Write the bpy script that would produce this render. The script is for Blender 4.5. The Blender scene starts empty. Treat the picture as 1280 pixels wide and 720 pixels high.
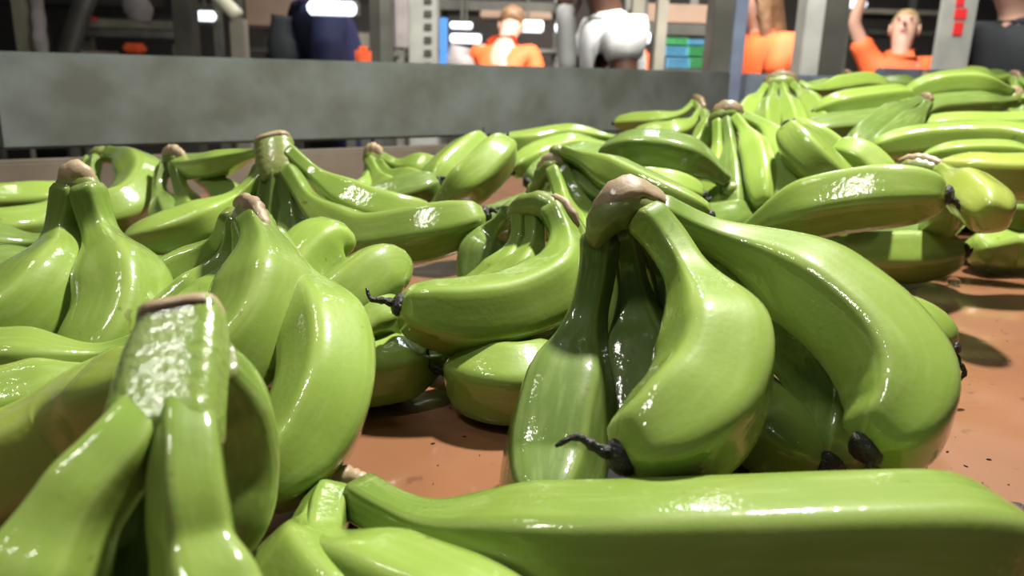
import bpy, bmesh, math, random
from mathutils import Vector, Matrix, noise
random.seed(7)
C = bpy.context.scene.collection
S = bpy.context.scene
# ---------------- camera, world, lights, exposure ----------------
TZ = 1.02                       # height of the sorting table surface
CAMP = Vector((0, 0, TZ + 0.19))
PIT, ROLL = math.radians(15.64), math.radians(1.72)
fwd = Vector((0, math.cos(PIT), -math.sin(PIT)))
r0 = Vector((1, 0, 0)); u0 = r0.cross(fwd)
right = (r0*math.cos(ROLL) + u0*math.sin(ROLL)).normalized()
up = right.cross(fwd).normalized()
cd = bpy.data.cameras.new('camera'); cam = bpy.data.objects.new('camera', cd); C.objects.link(cam)
cam.matrix_world = Matrix(((right.x, up.x, -fwd.x, CAMP.x), (right.y, up.y, -fwd.y, CAMP.y), (right.z, up.z, -fwd.z, CAMP.z), (0, 0, 0, 1)))
cd.sensor_width = 36; cd.lens = 36*1000/1280; cd.clip_start = 0.01; cd.clip_end = 60
cd.dof.use_dof = True; cd.dof.focus_distance = 0.40; cd.dof.aperture_fstop = 11.5
S.camera = cam
S.view_settings.view_transform = 'Standard'; S.view_settings.look = 'None'
S.view_settings.gamma = 1; S.view_settings.use_curve_mapping = False
S.view_settings.exposure = 0.0
w = bpy.data.worlds.new('world'); S.world = w; w.use_nodes = True
w.node_tree.nodes['Background'].inputs[0].default_value = (0.80, 0.90, 1.0, 1)
w.node_tree.nodes['Background'].inputs[1].default_value = 0.045

def area(name, loc, target, size, power, col, sy=None, spread=180):
    l = bpy.data.lights.new(name, 'AREA'); l.energy = power; l.color = col
    l.spread = math.radians(spread); l.shape = 'RECTANGLE'; l.size = size; l.size_y = sy or size
    o = bpy.data.objects.new(name, l); C.objects.link(o); o.location = loc
    o.rotation_euler = (Vector(target) - Vector(loc)).to_track_quat('-Z', 'Y').to_euler()
    return o
area('ceiling_lamp_key', (0.36, 0.86, TZ + 1.18), (0.1, 0.45, TZ), 0.06, 50, (1.0, 0.97, 0.84), 0.09)
area('ceiling_lamp_front', (-0.95, -0.12, TZ + 2.05), (0.0, 0.4, TZ), 0.09, 13, (1.0, 0.98, 0.90), 0.5)
area('ceiling_lamp_fill', (-1.0, 0.9, TZ + 2.2), (-0.2, 0.6, TZ), 0.10, 4, (1.0, 0.98, 0.90), 0.3)
area('ceiling_lamp_back', (0.4, 2.9, TZ + 2.1), (0.4, 1.2, TZ), 0.12, 7, (0.80, 0.90, 1.0), 0.7)
area('ceiling_lamp_shed', (0.6, 3.3, TZ + 2.6), (0.6, 5.0, TZ - .3), 1.2, 170, (1.0, 0.98, 0.94), 3.5, 100)
area('ceiling_lamp_near_shed', (0.3, 1.9, TZ + 1.9), (0.3, 4.2, TZ + .1)  , 2.0, 18, (1.0, 0.98, 0.94), .3, 70)

def P(x, y, d):                 # the point seen at (x, y) of the photograph, d metres deep
    return CAMP + fwd*d + right*(d*(x-640)/1000) + up*(d*(360-y)/1000)

# ---------------- materials ----------------
def mat(name, col, rough=.5, metal=0, coat=0, noise_s=None, noise_amt=.0, bump=0, bump_s=60, col2=None, emit=None, spec=.5):
    m = bpy.data.materials.new(name); m.use_nodes = True
    nt = m.node_tree; b = nt.nodes['Principled BSDF']
    b.inputs['Base Color'].default_value = (*col, 1); b.inputs['Roughness'].default_value = rough
    b.inputs['Metallic'].default_value = metal; b.inputs['Coat Weight'].default_value = coat
    b.inputs['Coat Roughness'].default_value = .06
    b.inputs['Specular IOR Level'].default_value = spec
    tc = nt.nodes.new('ShaderNodeTexCoord')
    if noise_s:
        n = nt.nodes.new('ShaderNodeTexNoise'); n.inputs['Scale'].default_value = noise_s; n.inputs['Detail'].default_value = 6
        nt.links.new(tc.outputs['Object'], n.inputs['Vector'])
        r = nt.nodes.new('ShaderNodeValToRGB'); r.color_ramp.elements[0].position = .35; r.color_ramp.elements[1].position = .68
        r.color_ramp.elements[0].color = (*col, 1); r.color_ramp.elements[1].color = (*(col2 or [c*(1-noise_amt) for c in col]), 1)
        nt.links.new(n.outputs['Fac'], r.inputs['Fac']); nt.links.new(r.outputs['Color'], b.inputs['Base Color'])
    if bump:
        n2 = nt.nodes.new('ShaderNodeTexNoise'); n2.inputs['Scale'].default_value = bump_s; n2.inputs['Detail'].default_value = 4
        nt.links.new(tc.outputs['Object'], n2.inputs['Vector'])
        bp = nt.nodes.new('ShaderNodeBump'); bp.inputs['Strength'].default_value = bump; bp.inputs['Distance'].default_value = .002
        nt.links.new(n2.outputs['Fac'], bp.inputs['Height']); nt.links.new(bp.outputs['Normal'], b.inputs['Normal'])
        nt.links.new(bp.outputs['Normal'], b.inputs['Coat Normal'])
    if emit:
        b.inputs['Emission Color'].default_value = (*col, 1); b.inputs['Emission Strength'].default_value = emit
    return m

def banana_mat(name, ca, cb, neck):
    m = bpy.data.materials.new(name); m.use_nodes = True; nt = m.node_tree; N = nt.nodes; L = nt.links
    b = N['Principled BSDF']; tc = N.new('ShaderNodeTexCoord'); oi = N.new('ShaderNodeObjectInfo')
    off = N.new('ShaderNodeVectorMath'); off.operation = 'ADD'; L.new(tc.outputs['Object'], off.inputs[0]); L.new(oi.outputs['Random'], off.inputs[1])
    n = N.new('ShaderNodeTexNoise'); n.inputs['Scale'].default_value = 22; n.inputs['Detail'].default_value = 4; L.new(off.outputs[0], n.inputs['Vector'])
    mx = N.new('ShaderNodeMix'); mx.data_type = 'RGBA'; mx.inputs['A'].default_value = (*ca, 1); mx.inputs['B'].default_value = (*cb, 1)
    L.new(n.outputs['Fac'], mx.inputs['Factor'])
    # neck darker / greener along the length, carried by the uv map
    uv = N.new('ShaderNodeUVMap'); sep = N.new('ShaderNodeSeparateXYZ'); L.new(uv.outputs[0], sep.inputs[0])
    rp = N.new('ShaderNodeValToRGB'); e = rp.color_ramp.elements
    e[0].position = 0; e[0].color = (1, 1, 1, 1); e[1].position = .30; e[1].color = (0, 0, 0, 1)
    L.new(sep.outputs['Y'], rp.inputs['Fac'])
    m2 = N.new('ShaderNodeMix'); m2.data_type = 'RGBA'; m2.inputs['B'].default_value = (*neck, 1)
    L.new(rp.outputs['Color'], m2.inputs['Factor']); L.new(mx.outputs['Result'], m2.inputs['A'])
    # browning where the neck joins the crown
    rq = N.new('ShaderNodeMapRange'); rq.inputs['From Min'].default_value = .0; rq.inputs['From Max'].default_value = .05; rq.inputs['To Min'].default_value = .45; rq.inputs['To Max'].default_value = 0
    L.new(sep.outputs['Y'], rq.inputs['Value'])
    m2b = N.new('ShaderNodeMix'); m2b.data_type = 'RGBA'; m2b.inputs['B'].default_value = (.24, .20, .09, 1)
    L.new(rq.outputs['Result'], m2b.inputs['Factor']); L.new(m2.outputs['Result'], m2b.inputs['A']); m2 = m2b
    # paler line along the ridges
    mu = N.new('ShaderNodeMath'); mu.operation = 'MULTIPLY'; mu.inputs[1].default_value = 10*math.pi; L.new(sep.outputs['X'], mu.inputs[0])
    co = N.new('ShaderNodeMath'); co.operation = 'COSINE'; L.new(mu.outputs[0], co.inputs[0])
    rr = N.new('ShaderNodeMapRange'); rr.inputs['From Min'].default_value = -.86; rr.inputs['From Max'].default_value = -1; rr.inputs['To Max'].default_value = .28
    L.new(co.outputs[0], rr.inputs['Value'])
    m3 = N.new('ShaderNodeMix'); m3.data_type = 'RGBA'; m3.inputs['B'].default_value = (.33, .41, .13, 1)
    L.new(rr.outputs['Result'], m3.inputs['Factor']); L.new(m2.outputs['Result'], m3.inputs['A'])
    # small brown scuffs
    v = N.new('ShaderNodeTexNoise'); v.inputs['Scale'].default_value = 95; v.inputs['Detail'].default_value = 2; L.new(off.outputs[0], v.inputs['Vector'])
    vr = N.new('ShaderNodeMapRange'); vr.inputs['From Min'].default_value = .71; vr.inputs['From Max'].default_value = .76; vr.inputs['To Max'].default_value = .55
    L.new(v.outputs['Fac'], vr.inputs['Value'])
    m4 = N.new('ShaderNodeMix'); m4.data_type = 'RGBA'; m4.inputs['B'].default_value = (.10, .09, .02, 1)
    L.new(vr.outputs['Result'], m4.inputs['Factor']); L.new(m3.outputs['Result'], m4.inputs['A'])
    hs = N.new('ShaderNodeHueSaturation'); vv = N.new('ShaderNodeMapRange'); vv.inputs['To Min'].default_value = .82; vv.inputs['To Max'].default_value = 1.12
    L.new(oi.outputs['Random'], vv.inputs['Value']); L.new(vv.outputs['Result'], hs.inputs['Value']); L.new(m4.outputs['Result'], hs.inputs['Color'])
    L.new(hs.outputs['Color'], b.inputs['Base Color'])
    # lengthwise fibre mottling of the peel
    cx = N.new('ShaderNodeCombineXYZ'); ms = N.new('ShaderNodeVectorMath'); ms.operation = 'MULTIPLY'; ms.inputs[1].default_value = (34, 7, 1)
    L.new(uv.outputs[0], ms.inputs[0]); mo = N.new('ShaderNodeVectorMath'); mo.operation = 'ADD'; L.new(ms.outputs[0], mo.inputs[0])
    sc_ = N.new('ShaderNodeMath'); sc_.operation = 'MULTIPLY'; sc_.inputs[1].default_value = 77; L.new(oi.outputs['Random'], sc_.inputs[0])
    L.new(sc_.outputs[0], cx.inputs['Z']); L.new(cx.outputs[0], mo.inputs[1])
    fb = N.new('ShaderNodeTexNoise'); fb.inputs['Scale'].default_value = 1; fb.inputs['Detail'].default_value = 4; L.new(mo.outputs[0], fb.inputs['Vector'])
    fr_ = N.new('ShaderNodeMapRange'); fr_.inputs['From Min'].default_value = .48; fr_.inputs['From Max'].default_value = .72; fr_.inputs['To Max'].default_value = .20
    L.new(fb.outputs['Fac'], fr_.inputs['Value'])
    m6 = N.new('ShaderNodeMix'); m6.data_type = 'RGBA'; m6.inputs['B'].default_value = (.36, .43, .17, 1)
    L.new(fr_.outputs['Result'], m6.inputs['Factor']); L.new(hs.outputs['Color'], m6.inputs['A']); L.new(m6.outputs['Result'], b.inputs['Base Color'])
    b.inputs['Specular IOR Level'].default_value = .12; b.inputs['Roughness'].default_value = .42; b.inputs['Coat Weight'].default_value = 1; b.inputs['Coat Roughness'].default_value = .06
    b.inputs['Subsurface Weight'].default_value = .0
    # water film and droplets
    vo = N.new('ShaderNodeTexVoronoi'); vo.inputs['Scale'].default_value = 260; L.new(off.outputs[0], vo.inputs['Vector'])
    dr = N.new('ShaderNodeMapRange'); dr.inputs['From Min'].default_value = .0; dr.inputs['From Max'].default_value = .45; dr.inputs['To Min'].default_value = 1; dr.inputs['To Max'].default_value = 0
    L.new(vo.outputs['Distance'], dr.inputs['Value'])
    gate = N.new('ShaderNodeTexNoise'); gate.inputs['Scale'].default_value = 45; L.new(off.outputs[0], gate.inputs['Vector'])
    gr = N.new('ShaderNodeMapRange'); gr.inputs['From Min'].default_value = .56; gr.inputs['From Max'].default_value = .66; L.new(gate.outputs['Fac'], gr.inputs['Value'])
    mm = N.new('ShaderNodeMath'); mm.operation = 'MULTIPLY'; L.new(dr.outputs['Result'], mm.inputs[0]); L.new(gr.outputs['Result'], mm.inputs[1])
    fn = N.new('ShaderNodeTexNoise'); fn.inputs['Scale'].default_value = 300; fn.inputs['Detail'].default_value = 3; L.new(off.outputs[0], fn.inputs['Vector'])
    ad = N.new('ShaderNodeMath'); ad.operation = 'ADD'; L.new(mm.outputs[0], ad.inputs[0]); L.new(fn.outputs['Fac'], ad.inputs[1])
    bp = N.new('ShaderNodeBump'); bp.inputs['Strength'].default_value = .40; bp.inputs['Distance'].default_value = .0006
    L.new(ad.outputs[0], bp.inputs['Height']); L.new(bp.outputs['Normal'], b.inputs['Coat Normal'])
    bp2 = N.new('ShaderNodeBump'); bp2.inputs['Strength'].default_value = .12; bp2.inputs['Distance'].default_value = .0008
    L.new(fn.outputs['Fac'], bp2.inputs['Height']); L.new(bp2.outputs['Normal'], b.inputs['Normal'])
    return m

M = {
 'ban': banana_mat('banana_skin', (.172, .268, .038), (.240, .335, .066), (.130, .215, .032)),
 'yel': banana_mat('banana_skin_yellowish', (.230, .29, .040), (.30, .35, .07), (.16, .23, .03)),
 'dark': banana_mat('banana_skin_shaded', (.10, .165, .030), (.15, .22, .050), (.085, .135, .028)),  # darker copy of the skin, shade put into its colour
 'crown': mat('crown_green', (.12, .20, .025), .4, coat=.7, noise_s=38, col2=(.19, .20, .06), bump=.3, bump_s=120),
 'crown_wet': mat('crown_wet', (.17, .27, .03), .25, coat=1, noise_s=30, col2=(.24, .31, .10), bump=.30, bump_s=300),
 'cut': mat('cut_crown', (.40, .30, .19), .55, coat=.3, noise_s=45, col2=(.20, .13, .075), bump=.35, bump_s=120),
 'cutdark': mat('cut_crown_brown', (.20, .13, .07), .55, coat=.3, noise_s=90, col2=(.11, .085, .04), bump=.4, bump_s=120),
 'black': mat('blossom_black', (.006, .005, .004), .6, coat=.3, bump=1, bump_s=400),
}

# ---------------- mesh helpers ----------------
def link(name, me, m=None, parent=None):
    o = bpy.data.objects.new(name, me); C.objects.link(o)
    if m: me.materials.append(m)
    if parent: o.parent = parent
    return o
def tag(o, label=None, cat=None, group=None, kind=None):
    if label: o['label'] = label
    if cat: o['category'] = cat
    if group: o['group'] = group
    if kind: o['kind'] = kind
    return o
def empty(name, loc, label, cat, group=None):
    o = bpy.data.objects.new(name, None); C.objects.link(o); o.location = loc; o.empty_display_size = .05
    return tag(o, label, cat, group)
def catmull(pts, n):
    p = [pts[0]*2 - pts[1]] + list(pts) + [pts[-1]*2 - pts[-2]]
    dense = []
    for i in range(1, len(p)-2):
        a, b, c, d = p[i-1:i+3]
        for k in range(16):
            t = k/16
            dense.append(.5*((2*b) + (c-a)*t + (2*a-5*b+4*c-d)*t*t + (3*b-a-3*c+d)*t**3))
    dense.append(p[-2])
    L = [0]
    for i in range(1, len(dense)): L.append(L[-1] + (dense[i]-dense[i-1]).length)
    out = []; j = 0
    for k in range(n):
        s = L[-1]*k/(n-1)
        while j < len(L)-2 and L[j+1] < s: j += 1
        f = (s-L[j])/max(L[j+1]-L[j], 1e-9)
        out.append(dense[j].lerp(dense[j+1], min(f, 1)))
    return out, L[-1]
def frames(pts, ref=None):
    T = [(pts[min(i+1, len(pts)-1)] - pts[max(i-1, 0)]).normalized() for i in range(len(pts))]
    ref = ref or Vector((0, 0, 1))
    if abs(T[0].dot(ref)) > .95: ref = Vector((0, 1, 0))
    n = (ref - T[0]*ref.dot(T[0])).normalized(); out = []
    for t in T:
        n = (n - t*n.dot(t)).normalized(); out.append((t, n, t.cross(n)))
    return out
def sweep(name, pts, radf, sides, secf, m, parent=None, ref=None, origin=None, uoff=0):
    """closed tube: radf(i, s) -> (rx, ry); secf(theta) -> unit radius multiplier"""
    fr = frames(pts, ref); n = len(pts); V = []; F = []
    o = origin or Vector((0, 0, 0))
    for i, (p, (t, a, b)) in enumerate(zip(pts, fr)):
        rx, ry = radf(i, i/(n-1))
        for k in range(sides):
            th = 2*math.pi*k/sides; q = secf(th)
            V.append(p + a*(rx*q*math.cos(th)) + b*(ry*q*math.sin(th)) - o)
    for i in range(n-1):
        for k in range(sides):
            k2 = (k+1) % sides
            F.append((i*sides+k, i*sides+k2, (i+1)*sides+k2, (i+1)*sides+k))
    V.append(pts[0]-o); V.append(pts[-1]-o)
    for k in range(sides):
        F.append((len(V)-2, (k+1) % sides, k)); F.append((len(V)-1, (n-1)*sides+k, (n-1)*sides+(k+1) % sides))
    me = bpy.data.meshes.new(name); me.from_pydata([tuple(v) for v in V], [], F)
    uvl = me.uv_layers.new(name='UVMap')
    for poly in me.polygons:
        for li in poly.loop_indices:
            vi = me.loops[li].vertex_index
            if vi < n*sides:
                k = vi % sides; u = k/sides
                if k == 0 and any(me.loops[j].vertex_index % sides == sides-1 for j in poly.loop_indices): u = 1.0
                uvl.data[li].uv = (u + uoff, (vi//sides)/(n-1))
            else: uvl.data[li].uv = (.1, 0 if vi == n*sides else 1)
    me.shade_smooth()
    return link(name, me, m, parent)
def round_sec(th): return 1.0
def boxy(e):
    return lambda th: (abs(math.cos(th))**e + abs(math.sin(th))**e)**(-1/e)
def penta(rot, pe=13):
    def f(th):
        t = 0
        for k in range(5):
            t += max(0.0, math.cos(th + rot - k*2*math.pi/5))**pe
        return (.94 if pe > 10 else .97)*t**(-1/pe)
    return f
def clamp_pts(pl, R):
    out = []
    for p in pl:
        v = P(*p[:3])
        if v.z < TZ + R + .001:
            ray = v - CAMP
            v = CAMP + ray*((CAMP.z - TZ - R - .001)/(CAMP.z - v.z))
        out.append(v)
    return out
LEN = []
def banana(root, pl, R=.0215, skin='ban', tip='nub', neck=.032, tl=.048, curl=None, rot=.5, prof=None, pe=11):
    o = root.location
    pts, L = catmull(clamp_pts(pl, R), 48)
    for p in pts: p.z = max(p.z, TZ + .97*R)
    STARTS.setdefault(root.name, []).append((pts[0].copy(), (pts[2]-pts[0]).normalized(), R))
    LEN.append((root['label'][:30], round(L, 3), round(min(p.z for p in pts)-TZ, 3)))
    nk = min(neck, .22*L); sw = min(.07, .34*L); tl = min(tl, .3*L); rn = .40
    def rad(i, s):
        x = s*L
        if prof:
            for (xa, ra), (xb, rb) in zip(prof, prof[1:]):
                if x <= xb: break
            u = min(1, max(0, (x-xa)/(xb-xa))); u = u*u*(3-2*u); f = (ra + (rb-ra)*u)/R
        elif x < nk: f = rn + .04*(1-x/nk)**2
        elif x < nk+sw:
            u = (x-nk)/sw; u = u*u*(3-2*u); f = rn + (1-rn)*u
        else: f = 1.0
        e = L - x
        if e < tl:
            u = 1-e/tl; f *= .30 + .70*math.sqrt(max(0, 1-u**1.9))
        if x < .007 and not prof: f *= math.sqrt(max(.02, 1-(1-x/.007)**2))
        return (R*f, R*f)
    b = sweep('banana', pts, rad, 40, penta(rot, pe), M[skin], root, None, o, rot/(2*math.pi))
    if tip:
        t = (pts[-1]-pts[-2]).normalized(); e = pts[-1]; r = R*.30
        q = [e - t*.002, e + t*.0012, e + t*.0030, e + t*.0045]
        rr = [r*.98, r*1.08, r*.9, r*.45]
        bt = sweep('blossom_tip', q, lambda i, s: (rr[i]*(1+.1*math.sin(i*5)), rr[i]), 12, lambda th: 1+.10*math.sin(3*th+1), M['black'], b, None, o)
        if curl:        # dried flower thread, offsets in photo pixels at the tip's depth
            d0 = pl[-1][2]; d0 = (e-CAMP).dot(fwd)
            px = 640 + 1000*(e-CAMP).dot(right)/d0; py = 360 - 1000*(e-CAMP).dot(up)/d0
            cp = [P(px+a, py+c, d0-.003) for a, c in curl]
            cpts, cl = catmull([e] + cp, 14)
            sweep('dried_style', cpts, lambda i, s: (.0030*(1-.75*s)*(1+.2*math.sin(i*2.3)),)*2, 8, round_sec, M['black'], b, None, o)
    return b
CUTS = {}
STARTS = {}
def crown(root, pl, rw, rh, cut=None, cutmat='cut', cm='crown', lift=.0035, e=2.6, ref=None, cf=(0, 1), base=True):
    CUTS[root.name] = (root, pl, rw, rh, cutmat, cm, lift, ref, cf)
def finish_crowns():
    for nm, (root, pl, rw, rh, cutmat, cm, lift, ref, cf) in CUTS.items():
        o = root.location
        st = STARTS[nm]
        r = max(max(q[2] for q in st)*.40, rw*.95)
        pt = [P(*q) - Vector((0, 0, r*.5)) + fwd*.001 for q in pl]
        if max(rw, rh) > .014:       # tall fused crown drawn along its own line
            pt = [P(*q) for q in pl]; r = rh
            fr = lambda i, s: (rw*(1-.15*abs(2*s-1)**3)*(1+.05*math.sin(i*1.9)), rh*(1-.15*abs(2*s-1)**3))
        else:
            fr = lambda i, s: (r*max(.3, math.sin(math.pi*min(max(s, .02), .98))**.4)*(1+.07*math.sin(i*1.7)), r*max(.3, math.sin(math.pi*min(max(s, .02), .98))**.4))
        pts, L = catmull(pt, 22)
        c = sweep('crown', pts, fr, 22, boxy(2.6), M[cm], root, ref or up, o)
        if cutmat:
            pts, L = catmull([P(*q) for q in pl], 20)
            seg = pts[int(cf[0]*19):int(cf[1]*19)+1]; n = len(seg)
            if n > 2:
                tall = max(rw, rh) > .014
                def rad2(i, s):
                    k = max(.25, math.sin(math.pi*min(max(s, .02), .98))**.5)
                    return (rw*(.95 if tall else .86)*k*(1+.10*math.sin(i*2.1)+.06*math.sin(i*.9)), rh*(.95 if tall else .58)*k*(1+.06*math.sin(i*1.3)))
                f = sweep('cut_face', [p + Vector((0, 0, lift*(.6 if tall else .9))) for p in seg], rad2, 18, boxy(3), M[cutmat], c, ref or up, o)
                tag(f, 'pale dried cut surface' if cutmat == 'cut' else 'dark brown dried cut surface')
def bunch(label, base, group='green banana bunches on the table'):
    p = P(*base); return empty('banana_bunch', (p.x, p.y, TZ), label, 'bananas', group)
def box(bm, c, s, rot=None):
    r = bmesh.ops.create_cube(bm, size=1)
    mt = Matrix.Translation(c) @ (rot.to_4x4() if rot else Matrix.Identity(4)) @ Matrix.Diagonal((*s, 1))
    bmesh.ops.transform(bm, matrix=mt, verts=r['verts'])
def bevbox(name, c, s, m, parent=None, rz=0, bev=.003, tilt=0):
    bm = bmesh.new(); bmesh.ops.create_cube(bm, size=1)
    bmesh.ops.scale(bm, vec=s, verts=bm.verts)
    bmesh.ops.bevel(bm, geom=bm.edges[:], offset=min(bev, min(s)*.3), segments=2, affect='EDGES')
    me = bpy.data.meshes.new(name); bm.to_mesh(me); bm.free()
    o = link(name, me, m, parent)
    loc = Vector(c) - (parent.location if parent else Vector((0, 0, 0)))
    o.location = loc; o.rotation_euler = (0, tilt, rz)
    return o

#@@STRUCT
# ---------------- setting ----------------
Mx = {
 'terra': mat('wet_terracotta_sheet', (.20, .088, .046), .30, coat=.5, noise_s=5, col2=(.25, .112, .060), bump=.25, bump_s=14),
 'steel': mat('galvanised_board', (.10, .112, .10), .5, metal=.2, noise_s=14, col2=(.155, .18, .18), bump=.2, bump_s=40),
 'steelblue': mat('galvanised_board_blue', (.20, .24, .32), .45, metal=.35, noise_s=14, col2=(.30, .35, .45), bump=.2, bump_s=40),
 'rimtop': mat('worn_timber_board', (.19, .165, .13), .5, noise_s=9, col2=(.12, .10, .08), bump=.3, bump_s=40),
 'conc': mat('shed_concrete', (.13, .125, .115), .6, noise_s=2, col2=(.19, .18, .17)),
 'wall': mat('shed_wall', (.075, .065, .055), .8, noise_s=1.5, col2=(.12, .10, .085)),
 'post': mat('painted_post', (.10, .10, .08), .5, noise_s=8, col2=(.17, .165, .14)),
 'postlight': mat('pale_post', (.38, .38, .33), .5, noise_s=10, col2=(.28, .28, .25)),
 'postblue': mat('blue_grey_post', (.26, .31, .42), .5, noise_s=10, col2=(.18, .21, .30)),
 'postdark': mat('dark_post', (.045, .043, .035), .5, noise_s=8, col2=(.07, .066, .05)),
 'tan': mat('tan_beam', (.27, .25, .19), .55, noise_s=8, col2=(.19, .17, .13)),
 'cream': mat('cream_bar', (.70, .68, .50), .45),
 'white': mat('white_plastic', (.75, .75, .76), .35),
 'card': mat('brown_cardboard', (.27, .17, .11), .7, noise_s=5, col2=(.20, .14, .10)),
 'greybag': mat('grey_sack', (.32, .28, .27), .7, noise_s=12, col2=(.24, .21, .20)),
 'orange': mat('hi_vis_orange', (.95, .155, .035), .7, noise_s=8, col2=(.85, .12, .03)),
 'red': mat('red_print', (.70, .03, .03), .5),
 'blue': mat('blue_plastic', (.06, .20, .50), .4),
 'green': mat('green_crate', (.03, .22, .07), .5),
 'teal': mat('blue_crate', (.06, .22, .34), .5),
 'navy': mat('navy_cloth', (.012, .015, .06), .8),
 'blackc': mat('black_cloth', (.012, .014, .016), .8),
 'whitec': mat('white_cotton', (.72, .72, .69), .8, noise_s=10, col2=(.62, .62, .60)),
 'skin': mat('fair_skin', (.62, .36, .26), .5), 'skin2': mat('brown_skin', (.12, .055, .035), .5),
 'lips': mat('lips', (.45, .17, .13), .5),
 'blond': mat('blond_hair', (.46, .33, .16), .6, noise_s=30, col2=(.30, .19, .08)), 'brownhair': mat('brown_hair', (.14, .07, .035), .6, noise_s=30, col2=(.26, .15, .07)),
 'darkhair': mat('dark_hair', (.02, .014, .01), .6),
 'tube': mat('lamp_tube', (.86, .92, 1.0), .4, emit=2.2),
}
# specks of dirt on the sheet: part of its own colour
nt = Mx['terra'].node_tree; b = nt.nodes['Principled BSDF']; src = b.inputs['Base Color'].links[0].from_socket
tc = nt.nodes.new('ShaderNodeTexCoord'); nn = nt.nodes.new('ShaderNodeTexNoise'); nn.inputs['Scale'].default_value = 70; nn.inputs['Detail'].default_value = 5
nt.links.new(tc.outputs['Object'], nn.inputs['Vector'])
mr = nt.nodes.new('ShaderNodeMapRange'); mr.inputs['From Min'].default_value = .66; mr.inputs['From Max'].default_value = .72; mr.inputs['To Max'].default_value = .55
nt.links.new(nn.outputs['Fac'], mr.inputs['Value'])
mi = nt.nodes.new('ShaderNodeMix'); mi.data_type = 'RGBA'; mi.inputs['B'].default_value = (.10, .05, .03, 1)
nt.links.new(mr.outputs['Result'], mi.inputs['Factor']); nt.links.new(src, mi.inputs['A']); nt.links.new(mi.outputs['Result'], b.inputs['Base Color'])
n3 = nt.nodes.new('ShaderNodeTexNoise'); n3.inputs['Scale'].default_value = 7; n3.inputs['Detail'].default_value = 3
nt.links.new(tc.outputs['Object'], n3.inputs['Vector'])
m5 = nt.nodes.new('ShaderNodeMapRange'); m5.inputs['From Min'].default_value = .42; m5.inputs['From Max'].default_value = .6; m5.inputs['To Min'].default_value = .10; m5.inputs['To Max'].default_value = .42
nt.links.new(n3.outputs['Fac'], m5.inputs['Value']); nt.links.new(m5.outputs['Result'], b.inputs['Roughness'])

bm = bmesh.new(); box(bm, (1, 5, -.05), (16, 18, .1)); me = bpy.data.meshes.new('floor'); bm.to_mesh(me); bm.free()
tag(link('floor', me, Mx['conc']), kind='structure')
bm = bmesh.new(); box(bm, (1, 8.5, 1.7), (16, .12, 3.4)); me = bpy.data.meshes.new('wall_back'); bm.to_mesh(me); bm.free()
tag(link('wall_back', me, Mx['wall']), kind='structure')

# sorting table with its side boards
A0 = Vector((-.64, 1.00)); A1 = Vector((.47, 1.77)); A2 = Vector((2.4, 2.05))
tbl = empty('sorting_table', (0.6, .9, 0), 'wide sorting table with wet terracotta surface and grey side boards', 'table')
poly = [(-1.1, -.30), (2.4, -.30), (2.4, 2.04), (.47, 1.76), (-.68, .972), (-1.1, .72)]
bm = bmesh.new(); vs = [bm.verts.new((x-.6, y-.9, TZ)) for x, y in poly]; f = bm.faces.new(vs)
ex = bmesh.ops.extrude_face_region(bm, geom=[f]); bmesh.ops.translate(bm, vec=(0, 0, -.03), verts=[v for v in ex['geom'] if isinstance(v, bmesh.types.BMVert)])
bmesh.ops.recalc_face_normals(bm, faces=bm.faces)
me = bpy.data.meshes.new('tabletop'); bm.to_mesh(me); bm.free(); tag(link('tabletop', me, Mx['terra'], tbl), 'wet terracotta coloured tabletop')
for lx, ly in ((-.9, -.1), (2.1, -.1), (-.9, .6), (2.1, 1.75), (.6, 1.6)): bevbox('leg', (lx, ly, .435), (.06, .06, .87), Mx['post'], tbl)
def board(a, b, z0, z1, th, m, name='side_board', off=0, lab=None):
    d = (b-a); n = Vector((-d.y, d.x)).normalized(); c = (a+b)/2 + n*(off+th/2)
    o = bevbox(name, (c.x, c.y, (z0+z1)/2), (d.length, th, z1-z0), m, tbl, math.atan2(d.y, d.x), .004)
    if lab: tag(o, lab)
    return o
dA = (A1-A0).normalized()
board(A0 + dA*.0, A1, TZ+.066, TZ+.187, .045, Mx['steel'], 'side_board', .02, 'tall grey weathered upper board')
board(A0 - dA*.5, A1, TZ-.05, TZ+.055, .03, Mx['rimtop'], 'side_board', -.012, 'low brown board with a pale worn top edge')
board(A0 - dA*.6, A0 - dA*.02, TZ+.064, TZ+.165, .04, Mx['postblue'], 'side_board', .09, 'blue grey end board')
board(A1 + Vector((.02, 0)), A1.lerp(A2, .16), TZ+.06, TZ+.185, .04, Mx['steelblue'], 'side_board', .0, 'blue grey board behind the corner post')
board(A1.lerp(A2, .17), A2, TZ+.0, TZ+.205, .04, Mx['steelblue'], 'side_board', .0, 'blue grey board behind the banana heap')
for t in (.045, .33, .66, .97):
    p = A0.lerp(A1, t) + Vector((-dA.y, dA.x))*.095
    bevbox('post', (p.x, p.y, (TZ+.12)/2), (.035, .035, TZ+.12), Mx['postdark'], tbl, math.atan2(dA.y, dA.x))

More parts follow.
